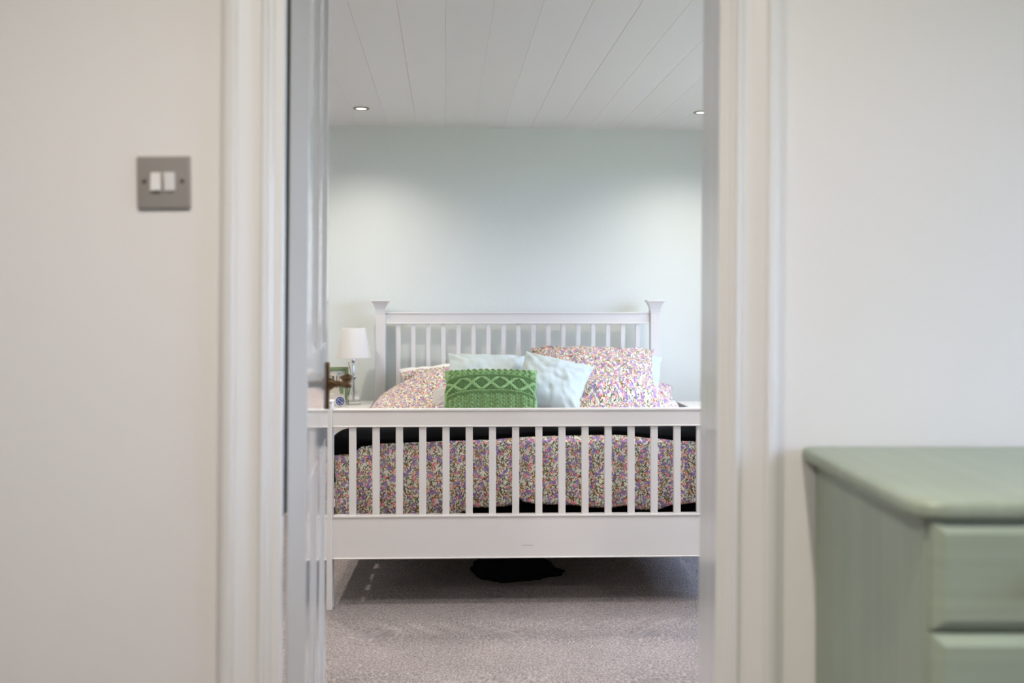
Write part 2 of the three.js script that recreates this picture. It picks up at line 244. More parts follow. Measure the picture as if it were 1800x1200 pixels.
// the door, opened a little past square into the bedroom; leaf local: x along the leaf from the hinge, z toward the hall face
const doorGroup = leaning(structure('door_1'));
const OPEN = 97.6 * Math.PI / 180, LEAF = 0.711, LEAF_H = 1.98;
{
  const q = new THREE.Matrix4().makeRotationY(OPEN).setPosition(-0.3995, 0.008, -(BACK_Z + 0.005));
  const place = (m) => { m.applyMatrix4(q); return m; };
  const z0 = 0.006, z1 = 0.0405, zm = (z0 + z1) / 2;
  const holes = [[0.1, 0.305, 0.165, 0.79], [0.405, 0.611, 0.165, 0.79], [0.1, 0.305, 1.01, 1.86], [0.405, 0.611, 1.01, 1.86]];
  const s = new THREE.Shape(); s.moveTo(0.003, 0); s.lineTo(LEAF, 0); s.lineTo(LEAF, LEAF_H); s.lineTo(0.003, LEAF_H); s.closePath();
  for (const [a, b, c, d] of holes) { const h = new THREE.Path(); h.moveTo(a, c); h.lineTo(a, d); h.lineTo(b, d); h.lineTo(b, c); h.closePath(); s.holes.push(h); }
  const g = new THREE.ExtrudeGeometry(s, { depth: z1 - z0 - 0.004, bevelEnabled: true, bevelThickness: 0.002, bevelSize: 0.0015, bevelOffset: -0.0015, bevelSegments: 2 }); g.translate(0, 0, z0 + 0.002);
  place(part('door_leaf', g, M.doorGloss, doorGroup));
  for (const [a, b, c, d] of holes) {
    place(part('panel', box(a - 0.004, b + 0.004, c - 0.004, d + 0.004, zm - 0.006, zm + 0.006), M.doorGloss, doorGroup));
    const mold = [];
    for (const f of [1, -1]) {
      const zz = f > 0 ? zm + 0.006 : zm - 0.006, ring = (inset, h0, h1) => { const t = new THREE.Shape(); t.moveTo(a, c); t.lineTo(b, c); t.lineTo(b, d); t.lineTo(a, d); t.closePath(); const k = new THREE.Path(); k.moveTo(a + inset, c + inset); k.lineTo(a + inset, d - inset); k.lineTo(b - inset, d - inset); k.lineTo(b - inset, c + inset); k.closePath(); t.holes.push(k); const e = new THREE.ExtrudeGeometry(t, { depth: h1 - h0, bevelEnabled: true, bevelThickness: 0.0015, bevelSize: 0.0015, bevelOffset: -0.0015, bevelSegments: 1 }); e.translate(0, 0, f > 0 ? zz + h0 : zz - h1); return e; };
      mold.push(ring(0.009, 0, 0.0105), ring(0.016, 0, 0.006), ring(0.024, 0, 0.0025));
    }
    place(part('panel_moulding', mold, M.doorGloss, doorGroup));
  }
  // old brass lever handle on a long back plate, on both faces; the hall face is in view
  const hx = 0.655, hy = 0.913;
  const plateShape = new THREE.Shape(); { const w = 0.021, h = 0.057; plateShape.moveTo(-w, -h + 0.012); plateShape.quadraticCurveTo(-w, -h, 0, -h); plateShape.quadraticCurveTo(w, -h, w, -h + 0.012); plateShape.lineTo(w, h - 0.012); plateShape.quadraticCurveTo(w, h, 0, h); plateShape.quadraticCurveTo(-w, h, -w, h - 0.012); plateShape.closePath(); }
  const bp = new THREE.ExtrudeGeometry(plateShape, { depth: 0.002, bevelEnabled: true, bevelThickness: 0.0022, bevelSize: 0.002, bevelOffset: -0.002, bevelSegments: 3 });
  for (const f of [1, -1]) {
    const plate = bp.clone(); if (f < 0) plate.rotateY(Math.PI); plate.translate(hx, hy, f > 0 ? z1 + 0.002 : z0 - 0.002);
    const handle = part('door_handle', plate, M.darkBrass, doorGroup); place(handle);
    const neck = lathe([[0, 0.003], [0.0155, 0.003], [0.0165, 0.006], [0.0135, 0.012], [0.0085, 0.018], [0.0075, 0.024], [0.008, 0.034], [0.0105, 0.043], [0.0105, 0.055], [0.009, 0.059], [0, 0.06]], 28); neck.rotateX(f * Math.PI / 2); neck.translate(hx, hy + 0.004, f > 0 ? z1 : z0);
    part('neck', neck, M.brass, handle);
    // lever: swept toward the hinge, rising to a scrolled end
    const zc = (f > 0 ? z1 + 0.05 : z0 - 0.05), pts = [[0, 0], [-0.02, 0.001], [-0.045, 0.004], [-0.07, 0.009], [-0.09, 0.013], [-0.102, 0.013]].map(([x, y]) => new THREE.Vector3(hx + x, hy + 0.004 + y, zc));
    const path = new THREE.CatmullRomCurve3(pts), rad = curve([[0, 0.0105], [0.25, 0.0075], [0.7, 0.009], [0.9, 0.012], [1, 0.009]]);
    const lever = grid(24, 28, (u, v) => { const p = path.getPoint(v), a = u * 2 * Math.PI, r = rad(v) * (v > 0.995 || v < 0.005 ? 0.02 : 1); return [p.x, p.y + Math.sin(a) * r * 1.1, p.z + Math.cos(a) * r * 0.85, u, v]; });
    part('lever', lever, M.brass, handle);
    const end = lathe([[0, -0.012], [0.006, -0.0115], [0.0105, -0.008], [0.0115, -0.003], [0.0095, 0.001], [0.0085, 0.004], [0.0115, 0.0075], [0.0155, 0.0105], [0.0165, 0.0135], [0.013, 0.0165], [0.008, 0.0185], [0.006, 0.021], [0, 0.0215]], 28); end.translate(hx - 0.095, hy + 0.0145, zc);
    part('lever_end', end, M.brass, handle);
  }
}
// ---------------------------------------------------------------- downlights: a glowing lens and a spot of its size just below
function downlight(x, y, z, power, label, group, color = WARM, cone = 1.22) {
  const d = thing('downlight', label, 'downlight', [x, y, z], 0, group);
  part('bezel', lathe([[0.027, -0.0005], [0.028, -0.003], [0.033, -0.0055], [0.040, -0.005], [0.0425, -0.002], [0.0425, 0.0], [0.027, 0.0]], 40), M.brushedSteel, d);
  part('lens', lathe([[0, -0.0035], [0.02, -0.003], [0.0275, -0.001], [0.0275, 0]], 32), M.lens, d);
  const s = new THREE.SpotLight(color, power, 0, cone, 0.85, 2); s.name = 'downlight_lamp'; s.position.set(0, -0.012, 0); s.castShadow = true; s.shadow.radius = 1.5;
  s.target.position.set(0, -1, 0); d.add(s, s.target); return d;
}
const BL = [];
{
  const a = at(635, 190, 5.25), b = at(1233, 197, 5.36); // the two seen over the bed
  downlight(a.x, BED_CEIL - 0.0008, a.z, WALL_LAMP, 'lit round downlight in the plank ceiling above the bedside lamp');
  downlight(b.x, BED_CEIL - 0.0008, b.z, WALL_LAMP, 'round downlight at right end of plank ceiling, mostly behind door lining');
  downlight(-0.62, BED_CEIL - 0.0008, -2.4, BEDROOM_LAMP * 0.62, 'round downlight over the open door', 'downlights out of view');
  downlight(1.15, BED_CEIL - 0.0008, -2.5, BEDROOM_LAMP * 0.5, 'round downlight over the carpet before the bed', 'downlights out of view');
  downlight(-0.84, BED_CEIL - 0.0008, -3.0, BEDROOM_LAMP * 0.6, 'added unseen downlight left of the foot of the bed', 'downlights out of view');  // no known fitting here; added to raise the ambient light of the bedroom
  downlight(1.0, BED_CEIL - 0.0008, -3.05, BEDROOM_LAMP * 0.5, 'added unseen downlight right of the foot of the bed', 'downlights out of view');  // likewise added out of view for more ambient light
  downlight(-1.25, BED_CEIL - 0.0008, -4.35, BEDROOM_LAMP, 'added unseen fill downlight near the left bedroom wall', 'downlights out of view', WARM, 1.42);  // added fill: wall bounce and warm light for the lower far wall
  downlight(1.4, BED_CEIL - 0.0008, -4.35, BEDROOM_LAMP, 'added unseen fill downlight near the right bedroom wall', 'downlights out of view', WARM, 1.42);  // right-hand counterpart, also added as hidden fill light
  downlight(0.33, HALL_CEIL, -0.45, HALL_LAMP, 'round downlight in hall ceiling on chest side', 'downlights out of view', HALL_WARM, 1.5);
  downlight(-0.6, HALL_CEIL, -0.45, HALL_LAMP, 'round downlight in hall ceiling on switch side', 'downlights out of view', HALL_WARM, 1.5);
}
// ---------------------------------------------------------------- light switch
{
  const p = at(289.5, 321, WALL_Z), g = thing('light_switch', 'brushed steel double light switch plate on left hall wall', 'light switch', [p.x, p.y, -WALL_Z]); g.rotation.z = 0.011;
  const s = new THREE.Shape(), h = 0.0425, r = 0.003; s.moveTo(-h + r, -h); s.lineTo(h - r, -h); s.quadraticCurveTo(h, -h, h, -h + r); s.lineTo(h, h - r); s.quadraticCurveTo(h, h, h - r, h); s.lineTo(-h + r, h); s.quadraticCurveTo(-h, h, -h, h - r); s.lineTo(-h, -h + r); s.quadraticCurveTo(-h, -h, -h + r, -h);
  part('plate', new THREE.ExtrudeGeometry(s, { depth: 0.004, bevelEnabled: true, bevelThickness: 0.0025, bevelSize: 0.0025, bevelOffset: -0.0025, bevelSegments: 3 }), M.brushedSteel, g);
  const rock = (x, tilt) => { const b = new RoundedBoxGeometry(0.0165, 0.0295, 0.007, 3, 0.0015); b.rotateX(tilt); b.translate(x, 0.0005, 0.0085); return b; };
  part('rocker', rock(-0.0112, -0.09), M.whitePlastic, g, 'white rocker pressed at its top'); part('rocker', rock(0.0106, 0.13), M.whitePlastic, g, 'white rocker pressed at its bottom');
  for (const x of [-0.0302, 0.0302]) { const k = lathe([[0, 0.0012], [0.0025, 0.001], [0.0036, 0], [0.0036, -0.001]], 20); k.rotateX(Math.PI / 2); k.translate(x, 0.0015, 0.0068); part('screw', k, M.steelScrew, g); }
}
// ---------------------------------------------------------------- sage chest of drawers against the hall wall
{
  const X0 = 0.4655, X1 = 1.32, ZF = 1.153, TOP = 0.896, g = thing('chest_of_drawers', 'sage green painted wooden chest of drawers against right hall wall', 'chest of drawers', [(X0 + X1) / 2, 0, -(WALL_Z - 0.225)]);
  const cx = (X0 + X1) / 2, cz = -(WALL_Z - 0.225), w = (X1 - X0) / 2, zf = -ZF - cz, zb = -WALL_Z + 0.004 - cz;
  // top board with rounded front corners and an ogee edge
  const r = 0.045, top = new THREE.Shape(); top.moveTo(-w, -zb); top.lineTo(w, -zb); top.lineTo(w, -zf + r); top.quadraticCurveTo(w, -zf, w - r, -zf); top.lineTo(-w + r, -zf); top.quadraticCurveTo(-w, -zf, -w, -zf + r); top.closePath();
  const tg = new THREE.ExtrudeGeometry(top, { depth: 0.008, bevelEnabled: true, bevelThickness: 0.008, bevelSize: 0.009, bevelOffset: -0.009, bevelSegments: 5, curveSegments: 10 }); tg.rotateX(-Math.PI / 2); tg.translate(0, TOP - 0.016, 0);
  part('top_board', toCreasedNormals(tg, 0.5), M.sage, g);
  const sx = 0.4865 - cx, fz = zf - 0.022, H = TOP - 0.024;
  part('side_panel', box(sx, sx + 0.018, 0.0, H, zb, fz, 0.003), M.sage, g); part('side_panel', box(-sx - 0.018, -sx, 0.0, H, zb, fz, 0.003), M.sage, g);
  part('back_panel', box(sx + 0.018, -sx - 0.018, 0.05, H, zb, zb + 0.008), M.sage, g);
  part('frame_rail', box(sx + 0.018, -sx - 0.018, H - 0.004, H, zb, fz - 0.004), M.sage, g); part('frame_rail', box(sx + 0.018, -sx - 0.018, 0.05, 0.065, zb, fz - 0.004), M.sage, g);
  part('plinth', box(sx + 0.005, -sx - 0.005, 0, 0.06, fz - 0.02, fz - 0.005, 0.003), M.sage, g);
  // drawers: raised fronts with wide bevelled edges, a knob pair each
  const dx0 = sx + 0.004, dx1 = -sx - 0.004; let y1 = H - 0.002;
  for (const dh of [0.1265, 0.17, 0.2, 0.225]) {
    const y0 = y1 - dh, b = 0.0125, d0 = fz, d1 = fz + 0.012, d2 = fz + 0.02;
    const v = [[dx0, y0, d0], [dx1, y0, d0], [dx1, y1, d0], [dx0, y1, d0], [dx0, y0, d1], [dx1, y0, d1], [dx1, y1, d1], [dx0, y1, d1], [dx0 + b, y0 + b, d2], [dx1 - b, y0 + b, d2], [dx1 - b, y1 - b, d2], [dx0 + b, y1 - b, d2]], quads = [[3, 2, 1, 0], [0, 1, 5, 4], [1, 2, 6, 5], [2, 3, 7, 6], [3, 0, 4, 7], [4, 5, 9, 8], [5, 6, 10, 9], [6, 7, 11, 10], [7, 4, 8, 11], [8, 9, 10, 11]];
    const pos = [], uv = []; for (const q of quads) for (const k of [0, 1, 2, 0, 2, 3]) { pos.push(...v[q[k]]); uv.push(v[q[k]][1], v[q[k]][0]); }
    const dg = new THREE.BufferGeometry(); dg.setAttribute('position', new THREE.Float32BufferAttribute(pos, 3)); dg.setAttribute('uv', new THREE.Float32BufferAttribute(uv, 2)); dg.computeVertexNormals();
    const drawer = part('drawer', dg, M.sage, g);
    for (const kx of [-0.252, 0.252]) { const k = lathe([[0, 0.03], [0.008, 0.0295], [0.015, 0.026], [0.0175, 0.0205], [0.015, 0.0155], [0.009, 0.012], [0.008, 0.006], [0.012, 0.0]], 28); k.rotateX(Math.PI / 2); k.translate(kx, (y0 + y1) / 2, d2); part('knob', k, M.sage, drawer); }
    part('drawer_box', box(sx + 0.022, -sx - 0.022, y0 + 0.012, y1 - 0.02, zb + 0.02, d0), M.slatWood, drawer);
    y1 = y0 - 0.0045;
  }
}
// ---------------------------------------------------------------- the bed; bed frame local: x right, z toward the camera, origin under the footboard
const BED_TURN = 0.031, BED_O = new THREE.Vector3(0.099, 0, -3.686), bedM = new THREE.Matrix4().makeRotationY(BED_TURN).setPosition(BED_O), bedInv = bedM.clone().invert();
const toBed = (px, py, Z) => at(px, py, Z).applyMatrix4(bedInv);
const HEAD_Z = -2.02, POST_X = 0.785, PITCH = 0.0857;
{
  const bed = thing('bed_frame', 'white painted king size bed with slatted headboard and footboard', 'bed', BED_O.toArray(), BED_TURN);
  const post = (x, z, h, cap) => {
    const a = 0.0277, p = part('post', box(x - a, x + a, 0, h, z - a, z + a, 0.003), M.satin, bed);
    if (cap) {                                                         // square cap flaring outward in a hollow curve
      const pr = [[0.0295, -0.008], [0.0295, 0.012], [0.0285, 0.014], [0.031, 0.022], [0.0355, 0.036], [0.042, 0.05], [0.0495, 0.06], [0.0515, 0.061], [0.0515, 0.066], [0.0505, 0.068], [0, 0.068]].map(([r, y]) => [r * Math.SQRT2, y]);
      const c = toCreasedNormals(lathe(pr, 4).toNonIndexed(), 0.4); c.rotateY(Math.PI / 4); c.translate(x, h, z); part('post_cap', c, M.satin, p);
    } else { const c = box(x - 0.0295, x + 0.0295, h, h + 0.007, z - 0.0295, z + 0.0295, 0.003); part('post_cap', c, M.satin, p); }
  };
  for (const s of [-1, 1]) { post(s * POST_X, 0, 0.758, false); post(s * POST_X, HEAD_Z, 1.068, true); }
  const inner = POST_X - 0.0277;
  const rail = (name, y0, y1, z, t = 0.013) => part(name, [box(-inner, inner, y0 + 0.004, y1 - 0.004, z - t, z + t), box(-inner, inner, y1 - 0.009, y1, z - t - 0.004, z + t + 0.004, 0.003), box(-inner, inner, y0, y0 + 0.006, z - t - 0.004, z + t + 0.004, 0.003)], M.satin, bed);
  rail('foot_rail', 0.666, 0.733, 0); rail('lower_foot_rail', 0.182, 0.343, 0); rail('head_rail', 1.0, 1.066, HEAD_Z); rail('lower_head_rail', 0.2, 0.44, HEAD_Z);
  const fs = box(-0.0129, 0.0129, 0.34, 0.669, -0.009, 0.009, 0.002), hs = box(-0.0124, 0.0124, 0.437, 1.003, -0.009, 0.009, 0.002);
  for (let k = 0; k < 17; k++) { const x = (k - 8) * PITCH; part('spindle', fs, M.satin, bed).position.set(x, 0, 0); part('spindle', hs, M.satin, bed).position.set(x, 0, HEAD_Z); }
  for (const s of [-1, 1]) part('side_rail', box(s * POST_X - 0.0125, s * POST_X + 0.0125, 0.182, 0.343, -0.028, HEAD_Z + 0.028, 0.003), M.satin, bed);
  const slat = box(-0.77, 0.77, 0.255, 0.272, -0.035, 0.035, 0.003); for (let k = 0; k < 14; k++) part('slat', slat, M.slatWood, bed).position.z = -0.11 - k * 0.138;
  part('added_light_block', box(-0.757, 0.757, 0.2, 0.25, -0.014, -0.14, 0.002), M.slatWood, bed);  // added unseen block: stops light leaking down between footboard and mattress
  part('centre_beam', box(-0.03, 0.03, 0.215, 0.255, -0.02, HEAD_Z + 0.03), M.slatWood, bed);
  // two old scuffs on the lower rail
  part('scuff_mark', box(-0.062, -0.022, 0.2285, 0.2297, 0.012, 0.0133), paint('#8b8884', 0.8), bed).rotation.z = 0.0;
}
{ const m = thing('mattress', 'black covered mattress lying inside the white bed frame', 'mattress', BED_O.toArray(), BED_TURN); part('mattress_body', box(-0.745, 0.745, 0.274, 0.53, -0.105, HEAD_Z + 0.05, 0.05), M.black, m); }

// ---- duvet: one sheet over the bed, s across and t along; both edges roll over and hang down
const HALF_W = 0.79, FOOT_E = -0.062, HEAD_E = -1.55, RAD = 0.085;
function edge(a, flat, r) { if (a <= flat) return [a, 0]; const b = a - flat, q = r * Math.PI / 2; return b < q ? [flat + r * Math.sin(b / r), r * (1 - Math.cos(b / r))] : [flat + r, r + b - q]; }
function topHeight(x, z) {
  let y = 0.605 + 0.014 * N(x * 3, z * 3, 2) + 0.006 * N(x * 9, z * 7, 5) + 0.02 * smooth(-0.5, -0.12, z);
  const head = smooth(-0.98, -1.52, z);
  const sideL = smooth(-0.86, -0.42, x), sideR = smooth(0.84, 0.5, x), dip = 1 - 0.55 * smooth(0.42, 0.1, Math.abs(x + 0.03));
  y += head * (x < 0 ? 0.165 * sideL : 0.135 * sideR) * dip;
  // turned-back folds on the right, in arcs round the pillow
  const q = Math.hypot((x - 0.36) / 0.46, (z + 1.72) / 0.56), fold = (c, w, h) => h * Math.exp(-(((q - c + 0.05 * N(x * 4, z * 4, 8)) / w) ** 2));
  if (x > 0.15) y += smooth(0.15, 0.38, x) * (fold(0.76, 0.06, 0.045) + fold(1.0, 0.055, 0.05) - fold(0.88, 0.04, 0.035) + fold(1.2, 0.06, 0.035) - fold(1.1, 0.04, 0.025));
  // creases running diagonally over the left mound
  if (x < 0) y += head * 0.012 * N(x * 7 + z * 5, z * 4 - x * 4, 3) + head * 0.01 * Math.sin(18 * (x * 0.6 - z) + 4 * N(x * 3, z * 3, 1)) * sideL;
  return y;
}
const hemY = curve([[-0.8, 0.30], [-0.33, 0.315], [-0.28, 0.335], [-0.24, 0.352], [-0.12, 0.357], [-0.095, 0.362], [-0.075, 0.39], [-0.05, 0.372], [0.0, 0.367], [0.1, 0.362], [0.2, 0.352], [0.28, 0.349], [0.34, 0.358], [0.39, 0.341], [0.45, 0.34], [0.52, 0.36], [0.6, 0.366], [0.7, 0.362], [0.8, 0.36]]);
function duvetPoint(s, d, off) {                                       // s: metres across, d: metres along from the head
  const [xa, dx] = edge(Math.abs(s), HALF_W - RAD, RAD), L = FOOT_E - HEAD_E, [za, dz] = edge(d, L - RAD, RAD);
  let x = Math.sign(s) * xa, z = HEAD_E + za;
  const drop = Math.pow(Math.pow(dx, 5) + Math.pow(dz, 5), 0.2), round = Math.min(dx, RAD) / RAD * Math.min(dz, RAD) / RAD;
  x -= Math.sign(s) * 0.03 * round; z -= 0.02 * round;
  let y = topHeight(x, z) - drop;
  const hang = smooth(0.02, 0.14, dz), hangS = smooth(0.02, 0.14, dx);
  z += hang * (0.012 * N(x * 6, y * 3, 4) + 0.007 * N(x * 14, y * 6, 9) + 0.004 * Math.sin(x * 36 + 3 * N(x * 4, y * 3, 6))) - hang * 0.012 * smooth(0.12, 0.3, dz);
  x += Math.sign(s) * hangS * (0.012 * N(z * 6, y * 4, 7) - 0.012);
  const ny = Math.cos(Math.min(1.57, Math.max(dx, dz) / RAD * 1.2));
  return [x + Math.sign(s) * off * smooth(0, RAD, dx), y + off * Math.max(0, ny), z + off * smooth(0, RAD, dz)];
}
{
  const dv = thing('duvet', 'floral duvet in purple, pink and green spread over the bed', 'duvet', BED_O.toArray(), BED_TURN);
  const S = HALF_W + 0.17, L = FOOT_E - HEAD_E;
  const dOf = (s, y) => L - RAD + RAD * Math.PI / 2 + (topHeight(clamp(s, -0.74, 0.74), FOOT_E) - RAD - y);   // arc length that ends at height y
  part('duvet_cover', grid(260, 320, (u, v) => {
    const s = lerp(-S, S, u), d1 = dOf(s, hemY(s)), t = v / 0.965;
    let p;
    if (t <= 1) p = duvetPoint(s, d1 * t, 0); else { p = duvetPoint(s, d1, 0); const k = (t - 1) / 0.0363; p[2] -= 0.034 * Math.sin(Math.min(1, k * 1.6) * 1.57); p[1] += -0.006 * Math.sin(Math.min(1, k * 2) * 3.14) + 0.1 * Math.max(0, k - 0.4); }
    return [p[0], p[1], p[2], s, -d1 * Math.min(t, 1)];
  }), M.flower, dv);
  // black throw across the foot of the bed, its front edge drooping over the crest of the duvet
  const front = curve([[-0.8, 0.545], [-0.7, 0.548], [-0.655, 0.578], [-0.58, 0.588], [-0.45, 0.592], [-0.3, 0.597], [-0.2, 0.602], [-0.1, 0.609], [0.0, 0.619], [0.12, 0.625], [0.26, 0.625], [0.35, 0.62], [0.45, 0.606], [0.56, 0.592], [0.7, 0.584], [0.8, 0.58]]);
  const th = thing('throw', 'black throw across the foot of the bed over the floral duvet', 'throw', BED_O.toArray(), BED_TURN);
  part('throw_cloth', grid(160, 60, (u, v) => {
    const s = lerp(-S * 0.97, S * 0.97, u), d0 = L - 0.52 + 0.02 * N(s * 3, 1, 1), d1 = L - RAD + RAD * 1.15 + Math.max(-0.06, topHeight(clamp(s, -0.74, 0.74), FOOT_E) - RAD * 0.7 - front(s)), over = v < 0.94 ? 1 : 0;
    const t = Math.min(1, v / 0.94), p = duvetPoint(s, lerp(d0, d1, t), over ? 0.016 + 0.003 * N(s * 8, t * 9, 3) : lerp(0.016, 0.004, (v - 0.94) / 0.06));
    return [p[0], p[1] - (over ? 0 : 0.004 * (v - 0.94) / 0.06), p[2], s, t];
  }), M.black, th);
}
// ---- pillows and cushions: a closed skin with pinched corners
function pillowGeometry({ w, h, t, seed = 1, pinch = 0.07, puff = 0.55, wrinkle = 0.006, n = 70, relief }) {
  const side = (f) => grid(relief && f > 0 ? relief.nu : n, relief && f > 0 ? relief.nv : n, (a, b) => {
    const u = a * 2 - 1, v = b * 2 - 1, cu = 1 - u * u, cv = 1 - v * v;
    let x = w / 2 * u * (1 - pinch * cv * Math.abs(u)), y = h / 2 * v * (1 - pinch * 1.2 * cu * Math.abs(v));
    const e = Math.max(0, 1 - Math.pow(Math.abs(u), 2.6)) * Math.max(0, 1 - Math.pow(Math.abs(v), 2.6)), th = t / 2 * Math.pow(e, puff);
    let z = th + e ** 0.5 * wrinkle * (N(u * 2.3 + seed * 7, v * 2.3, f * 3) * 1.6 + N(u * 5 + seed * 3, v * 4 + u * 2, f * 5));
    const cr = Math.exp(-((Math.abs(u) - 0.8) ** 2) * 14) * Math.exp(-((Math.abs(v) - 0.8) ** 2) * 14); z += cr * wrinkle * 1.2 * Math.sin((Math.abs(u) - Math.abs(v)) * 16 + seed);
    z += e ** 0.4 * wrinkle * 0.5 * Math.sin(9 * (u * 0.4 + v) + 5 * N(u * 2 + seed, v * 2, 4));
    y -= 0.02 * h * N(u * 2 + seed, 3, 1); x += 0.02 * w * N(v * 2, seed, 2);
    if (relief && f > 0) z += relief.f(x, y, u, v) * smooth(0, 0.12, e);
    return f > 0 ? [x, y, z, x + seed * 0.13, y] : [-x, y, -z, -x + seed * 0.29 + 0.5, y];
  });
  // back half is mirrored: its own x runs the other way so that the outlines agree
  const a = side(1), b = grid(n, n, (i, j) => { const u = 1 - i * 2, v = j * 2 - 1, cu = 1 - u * u, cv = 1 - v * v; let x = w / 2 * u * (1 - pinch * cv * Math.abs(u)), y = h / 2 * v * (1 - pinch * 1.2 * cu * Math.abs(v)); const e = Math.max(0, 1 - Math.pow(Math.abs(u), 2.6)) * Math.max(0, 1 - Math.pow(Math.abs(v), 2.6)); y -= 0.02 * h * N(u * 2 + seed, 3, 1); x += 0.02 * w * N(v * 2, seed, 2); return [x, y, -t / 2 * Math.pow(e, puff), x + seed * 0.29 + 0.5, y]; });
  return join([a, b]);
}
function cushion(name, label, category, spec, material, [px, py, Z], lean, roll, turn = 0, group) {   // lean: tilted back from upright; roll: clockwise as seen
  const o = thing(name, label, category, at(px, py, Z).toArray(), 0, group);
  o.rotation.set(-lean, BED_TURN + turn, -roll, 'YXZ');
  part('cover', pillowGeometry(spec), material, o);
  return o;
}
cushion('pillow', 'white pillow under the left floral pillow against headboard', 'pillow', { w: 0.6, h: 0.46, t: 0.15, seed: 2 }, M.whiteCotton, [806, 682, 5.46], 1.05, -0.12, 0.1);
cushion('pillow', 'floral pillow lying on the white pillow at left of bed', 'pillow', { w: 0.6, h: 0.46, t: 0.15, seed: 3, wrinkle: 0.01 }, M.flower, [812, 686, 5.36], 1.08, -0.14, 0.1);
cushion('pillow', 'pale blue pillow with one corner showing behind right floral pillow', 'pillow', { w: 0.5, h: 0.36, t: 0.12, seed: 4 }, M.paleBlue, [1084, 661, 5.53], 0.75, 0.15, 0);
cushion('pillow', 'plump floral pillow propped on top at right of bed', 'pillow', { w: 0.69, h: 0.44, t: 0.19, seed: 5, wrinkle: 0.008, pinch: 0.09 }, M.flower, [1045, 657, 5.36], 0.95, 0.03, 0);
cushion('pillow', 'floral pillow lying flat below the propped pillow at right', 'pillow', { w: 0.66, h: 0.44, t: 0.15, seed: 6, wrinkle: 0.01 }, M.flower, [1086, 702, 5.42], 1.3, 0.04, 0);
cushion('cushion', 'light blue linen cushion behind the green knitted cushion', 'cushion', { w: 0.41, h: 0.4, t: 0.13, seed: 7, wrinkle: 0.006 }, M.blueLinen, [853, 671, 5.06], 0.85, 0.06, 0);
cushion('cushion', 'light blue linen cushion tilted beside right end of green cushion', 'cushion', { w: 0.36, h: 0.36, t: 0.14, seed: 12, wrinkle: 0.006, pinch: 0.09 }, M.blueLinen, [969, 676, 4.92], 0.78, 0.3, 0);
cushion('cushion', 'grey linen cushion with one corner showing left of green cushion', 'cushion', { w: 0.32, h: 0.22, t: 0.09, seed: 14, wrinkle: 0.004 }, M.greyLinen, [812, 702, 4.88], 1.15, -0.05, 0);
// green knitted cushion: the stitches are relief of the mesh itself
{
  const W = 0.447, H = 0.265;
  const bob = (x, y, cx, cy, r) => { const q = ((x - cx) ** 2 + (y - cy) ** 2) / (r * r); return q < 1 ? Math.sqrt(1 - q) : 0; };
  const stitches = (x, y, u, v) => {
    const yy = y - 0.012 * (1 - u * u);                               // the bands bow with the stuffing
    const c0 = 0.046, a = Math.abs(yy - 0.005);
    let z = 0.0006 * Math.sin(yy * 900) * Math.sin(x * 900);
    // two cords
    for (const yc of [0.053, -0.043]) { const k = (yy - yc) / 0.0048; z += 0.010 * Math.exp(-k * k) * (0.72 + 0.28 * Math.cos(x * 2 * Math.PI / 0.0052)) - 0.012 * Math.exp(-(((yy - yc + (yc > 0 ? 0.0095 : 0.009)) / 0.0035) ** 2)); }
    if (yy < 0.045 && yy > -0.036) {                                  // lattice of diamonds filled with bobbles
      const P = 0.088, m = (yy - 0.0045) * 1.08, f = smooth(0.045, 0.04, yy) * smooth(-0.036, -0.031, yy);
      const d1 = ((x + m) / P % 1 + 1) % 1, d2 = ((x - m) / P % 1 + 1) % 1, r1 = Math.min(d1, 1 - d1), r2 = Math.min(d2, 1 - d2);
      const ridge = Math.max(Math.exp(-((r1 / 0.135) ** 4)), Math.exp(-((r2 / 0.135) ** 4)));
      const b1 = (d1 * 5.6 + 0.7) % 1 - 0.5, b2 = (d2 * 5.6 + 0.7) % 1 - 0.5, bb = Math.max(0, 1 - (b1 * b1 + b2 * b2) * 6);
      z += f * (0.006 * ridge + (1 - ridge) * (0.02 * Math.sqrt(bb) - 0.0135));
    } else if (yy >= 0.06) {                                          // leaning cables above
      const C = 0.0295, k = (yy - 0.06), col = (x + C * 40) / C, fx = col % 1 - 0.5, sl = fx + 0.22 * Math.sin(k / 0.036 * 2 * Math.PI);
      z += 0.0135 * Math.exp(-((sl / 0.27) ** 2)) * (0.6 + 0.4 * Math.cos((k + fx * 0.011) / 0.0125 * 2 * Math.PI)) - 0.005;
    } else if (yy <= -0.052) {                                        // columns of bobbles below
      const C = 0.03, col = (x + C * 40.5) / C, fx = (col % 1 - 0.5) * C, k = Math.floor(col), step = 0.0165, ky = ((yy + (k % 2) * step / 2) / step % 1 + 1) % 1 - 0.5;
      const r = k % 2 ? 0.007 : 0.0055; z += 0.014 * bob(fx, ky * step, 0, 0, r) + (k % 2 ? 0.012 * bob(Math.abs(fx), (Math.abs(ky) - 0.5) * step, 0.0065, 0, 0.005) : 0) - 0.006 * Math.exp(-((fx / 0.011) ** 2)) + 0.0008 * Math.cos(fx * 900);
    }
    return z;
  };
  cushion('cushion', 'green knitted rectangular cushion with diamond lattice at front of bed', 'cushion', { w: W, h: H, t: 0.13, seed: 9, wrinkle: 0.003, pinch: 0.035, puff: 0.5, relief: { nu: 520, nv: 300, f: stitches } }, M.greenWool, [862.5, 691, 4.72], 0.72, 0.0, 0);
}
